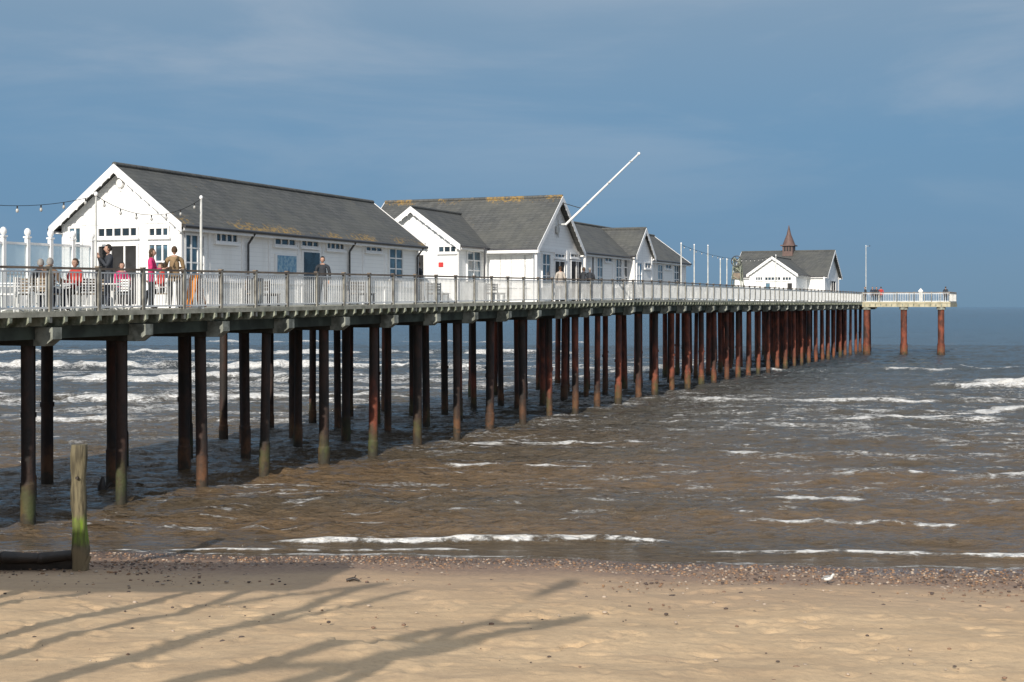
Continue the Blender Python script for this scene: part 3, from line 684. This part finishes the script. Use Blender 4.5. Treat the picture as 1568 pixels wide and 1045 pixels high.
bp=N(nt,'ShaderNodeBump'); bp.inputs['Strength'].default_value=1.0; bp.inputs['Distance'].default_value=1.0; nt.links.new(hh,bp.inputs['Height']); nt.links.new(bp.outputs[0],b.inputs['Normal'])
grid('sea_water',X,Y,Z,m,{'foam':foam,'dshore':D})
# ================= groyne post + timbers
def mk_post():
    m,nt,b=newmat('groyne_timber'); v=coord(nt); sep=N(nt,'ShaderNodeSeparateXYZ'); nt.links.new(v,sep.inputs[0])
    n=noise(nt,coord(nt,(6,6,.7)),2.5,5); n2=noise(nt,v,3,4)
    c=mixc(nt,mrange(nt,n,.35,.65),(.17,.145,.085),(.06,.05,.03))
    zz_=mth(nt,'ADD',sep.outputs[2],mth(nt,'MULTIPLY',n2,.6))
    g=mth(nt,'MULTIPLY',mth(nt,'MULTIPLY',mrange(nt,zz_,.75,.95),mrange(nt,zz_,1.3,1.55,1,0)),mrange(nt,n,.35,.55,1,.4)); c=mixc(nt,g,c,(.14,.22,.015))
    c=mixc(nt,mrange(nt,zz_,.6,.85,.8,0),c,(.2,.15,.085))
    nt.links.new(c,b.inputs['Base Color']); b.inputs['Roughness'].default_value=.85; bump(nt,b,n,.8,.04); return m
M['groyne']=mk_post(); M['darkwood']=simple('wet_dark_timber',(.035,.025,.02),(.015,.012,.01),.5,4,bmp=.5)
yy=27.6; xx=(122-CX)/F*yy; z0=float(sandz(np.array([xx]),np.array([yy]))[0])
e=empty('groyne_post',Matrix.Translation((xx,yy,z0-.02))); mb=MB()
n=9
for j in range(14):
    z=-.5+j*(3.05/13); r=.145+.012*math.sin(j*1.7)+(.03 if z<.5 else 0)-(.0 if z<1.9 else -.01)
    for i in range(n):
        t=2*math.pi*i/n; rr=r*(1+.08*math.sin(i*2.3+j*.25)); mb.v.append((math.cos(t)*rr+.02*math.sin(j*.5),math.sin(t)*rr,z))
for j in range(13):
    for i in range(n): mb.f.append((j*n+i,j*n+(i+1)%n,(j+1)*n+(i+1)%n,(j+1)*n+i)); mb.m.append(mb.mi('groyne')); mb.sm.append(True)
mb.f.append(tuple(range(13*n,14*n))); mb.m.append(0); mb.sm.append(False)
mb.cyl((.0,-.2,1.9),(0,-.1,1.9),.03,seg=8,mat='darkwood'); mb.make('timber_pile',e)
e=empty('groyne_planks',Matrix.Translation((xx,yy,z0))); mb=MB()
pts=[(-.15,.05,.30),(-.8,.1,.22),(-1.5,-.05,.27),(-2.4,0,.2),(-3.6,-.1,.05)]
for a,b_ in zip(pts[:-1],pts[1:]): mb.cyl(a,b_,.10,.12,10,'darkwood'); mb.ell(b_,(.13,.13,.12),'darkwood')
mb.prism([(-4.2,-.3),(-.1,-.3),(-.1,.2),(-1,.26),(-2,.12),(-3.1,.2),(-4.2,.0)],.1,.17,'darkwood',lambda p,q,h:(p,h,q))
mb.cyl((.08,-.12,-.1),(.22,-.05,.3),.06,.04,8,'groyne'); mb.make('planks',e)
# driftwood stick
Yd=25.9; Xd=(540-CX)/F*Yd; zd=float(sandz(np.array([Xd]),np.array([Yd]))[0]); e=empty('driftwood',Matrix.Translation((Xd,Yd,zd))); mb=MB()
mb.cyl((-.12,0,.02),(.02,.03,.05),.03,.035,7,'darkwood'); mb.cyl((.02,.03,.05),(.13,-.02,.02),.035,.015,7,'darkwood'); mb.cyl((.02,.03,.05),(.05,.1,.1),.015,.008,6,'darkwood'); mb.make('stick',e)
Yb=41.6; e=empty('wooden_stump',Matrix.Translation(((155-CX)/F*Yb,Yb,0))); mb=MB(); mb.cyl((0,0,-.8),(.02,0,.25),.2,.12,9,'darkwood'); mb.cyl((.02,0,.25),(.05,0,.5),.12,.04,9,'darkwood'); mb.cyl((.1,0,.1),(.3,.1,.3),.06,.03,7,'darkwood'); mb.make('stump',e)
Yb=26.4; Xb=(1268-CX)/F*Yb; zb=float(sandz(np.array([Xb]),np.array([Yb]))[0])
pm('bird_white',(.8,.8,.78)); pm('bird_grey',(.3,.3,.3)); e=empty('sanderling_bird',Matrix.Translation((Xb,Yb,zb+.0))); mb=MB()
mb.ell((0,0,.11),(.095,.05,.05),'bird_white',12,8,lambda p:Vector((p.x,p.y*(1-abs(p.x)*3),p.z+p.x*.15))); mb.ell((-.01,0,.132),(.085,.045,.035),'bird_grey',12,8)
mb.cyl((.06,0,.13),(.09,0,.17),.026,.022,8,'bird_white'); mb.ell((.098,0,.178),(.03,.024,.024),'bird_white',10,7); mb.cyl((.12,0,.176),(.165,0,.168),.006,.003,6,'dark'); mb.cyl((-.08,0,.11),(-.13,0,.10),.025,.01,6,'bird_grey')
mb.ell((.108,.02,.182),(.004,.004,.004),'dark',5,4); mb.ell((.108,-.02,.182),(.004,.004,.004),'dark',5,4)
for s in (-.018,.018): mb.cyl((0,s,.07),(-.012,s,.035),.005,seg=5,mat='dark'); mb.cyl((-.012,s,.035),(.0,s,.0),.004,seg=5,mat='dark'); mb.cyl((0,s,.003),(.03,s,.003),.004,seg=5,mat='dark')
mb.make('body',e)
# ================= promenade behind the camera
M['conc']=simple('promenade_concrete',(.34,.32,.29),(.24,.23,.21),.85,1,bmp=.3)
e=empty('promenade',Matrix.Identity(4)); mb=MB(); mb.box(-1500,1500,-1500,1.2,.5,4.0,'conc'); mb.box(-1500,-9.2,1.2,10.8,.5,3.996,'conc'); mb.box(-9.2,1500,1.2,1.5,.4,4.2,'conc'); mb.make('seawall_and_walkway',e)
e=empty('added_shadow_canopy',Matrix.Identity(4)); mb=MB()  # unseen canopy on posts, added to cast the dark band on the sand
for x in (-9.6,-12.5,-16,-20,-24):
    for y in (7.0,10.4): mb.box(x-.11,x+.11,y-.11,y+.11,4,9.5,'trim')
mb.box(-26,-8.9,6.7,10.7,9.5,9.65,'trim'); mb.prism([(6.6,9.65),(10.8,9.65),(8.7,10.1)],-26,-8.8,'roof',lambda p,q,h:(h,p,q))
mb.make('shadow_posts_and_canopy',e)
e=empty('added_shadow_rods',Matrix.Identity(4)); mb=MB(); OX=Vector((1.0,.2,0))  # unseen rods and rungs, made up so their shadows stripe the sand
A0,A1=Vector((-8.15,1.6,8.9))+OX,Vector((-6.25,3.2,9.7))+OX; B0,B1=Vector((-6.9,1.8,8.9))+OX,Vector((-4.9,3.7,9.7))+OX
for a,b_ in ((A0,A1),(B0,B1)): 
    mb.cyl(a.lerp(b_,-1.5),a.lerp(b_,1.0),.15,seg=8,mat='trim')
for t in (-1.1,-.6,-.1,.4,.9):
    mb.cyl(A0.lerp(A1,t),B0.lerp(B1,t),.09,seg=8,mat='trim')
for p in (A0.lerp(A1,.9),B0.lerp(B1,-.6)):
    mb.cyl((p.x,p.y,.8),p,.13,seg=8,mat='cream')
mb.make('shadow_rods_and_rungs',e)
def tall(name,x,y,zt,arm,r=.06):
    e=empty(name,Matrix.Translation((x,y,4))); m=MB(); m.cyl((0,0,0),(0,0,zt-4),r*1.3,r*.8,10,'cream'); m.cyl((0,0,0),(0,0,.6),r*2.2,r*2,10,'cream')
    arm(m,zt-4); m.make('column_and_head',e)
def lamp(m,z): m.cyl((0,0,z-.5),(0,0,z+.3),.15,.2,8,'gutter'); m.cyl((0,0,z+.3),(0,0,z+.5),.24,.03,8,'gutter'); m.cyl((-.12,0,z-.6),(.12,0,z-.6),.03,seg=6,mat='gutter')
tall('street_lamp',-6.3,.2,13.2,lamp,.03)
def mast(m,z):
    m.cyl((-1.6,0,z-1.3),(.2,0,z-.2),.1,seg=8,mat='cream'); m.cyl((0,0,z-2.6),(1.1,0,z-.6),.1,seg=8,mat='cream')
tall('added_shadow_mast',-9.5,1.0,13.0,mast,.2)  # unseen mast with arms, added for a diagonal shadow on the beach
# ================= light, sky, camera
A=math.radians(16); EL=math.radians(26)
ld=Vector((math.sin(A)*math.cos(EL),math.cos(A)*math.cos(EL),-math.sin(EL)))
sl=bpy.data.lights.new('sun','SUN'); sl.energy=4.8; sl.angle=math.radians(.5); sl.color=(1,.92,.81); so=bpy.data.objects.new('sun',sl); so.rotation_euler=ld.to_track_quat('-Z','Y').to_euler(); col.objects.link(so)
w=bpy.data.worlds.new('World'); scene.world=w; w.use_nodes=True; nt=w.node_tree; bg=nt.nodes['Background']; bg.inputs[1].default_value=.1
sk=N(nt,'ShaderNodeTexSky',sky_type='NISHITA'); sk.sun_disc=False; sk.sun_elevation=EL; sd=-ld; sk.sun_rotation=math.atan2(sd.x,sd.y)
tc=N(nt,'ShaderNodeTexCoord'); sep=N(nt,'ShaderNodeSeparateXYZ'); nt.links.new(tc.outputs['Generated'],sep.inputs[0])
rp=N(nt,'ShaderNodeValToRGB'); nt.links.new(sep.outputs[2],rp.inputs[0]); cr=rp.color_ramp
stops=[(0,(.15,.27,.40)),(.05,(.13,.265,.435)),(.12,(.14,.285,.46)),(.2,(.20,.32,.46)),(.35,(.40,.47,.56)),(.6,(.60,.66,.74)),(1,(.6,.68,.8))]
cr.elements[0].position=0; cr.elements[0].color=(*stops[0][1],1); cr.elements[1].position=1; cr.elements[1].color=(*stops[-1][1],1)
for p,c in stops[1:-1]: el=cr.elements.new(p); el.color=(*c,1)
mp=N(nt,'ShaderNodeMapping'); mp.inputs[3].default_value=(1,1,5.0); nt.links.new(tc.outputs['Generated'],mp.inputs[0])
cn=noise(nt,mp.outputs[0],3.0,6,.55,.4); cm=mth(nt,'MULTIPLY',mrange(nt,cn,.42,.7),mrange(nt,sep.outputs[2],.04,.2,.08,.6))
cc=mixc(nt,cm,rp.outputs[0],(.36,.44,.54))
back=mrange(nt,sep.outputs[1],.1,-.7,0,.75)
cc=mixc(nt,back,cc,(.62,.69,.78))
sc_=N(nt,'ShaderNodeVectorMath',operation='SCALE'); nt.links.new(cc,sc_.inputs[0]); sc_.inputs['Scale'].default_value=10
fin=mixc(nt,.94,sk.outputs[0],sc_.outputs[0]); nt.links.new(fin,bg.inputs[0])
cam=bpy.data.cameras.new('camera'); cam.sensor_width=36; cam.lens=36*F/1568; cam.shift_y=-(522.5-HY)/1568; cam.clip_end=100000; cam.clip_start=.1
co=bpy.data.objects.new('camera',cam); co.location=(0,0,CH); co.rotation_euler=(math.pi/2,0,0); col.objects.link(co); scene.camera=co
scene.view_settings.view_transform='Standard'; scene.view_settings.look='None'; scene.view_settings.exposure=0
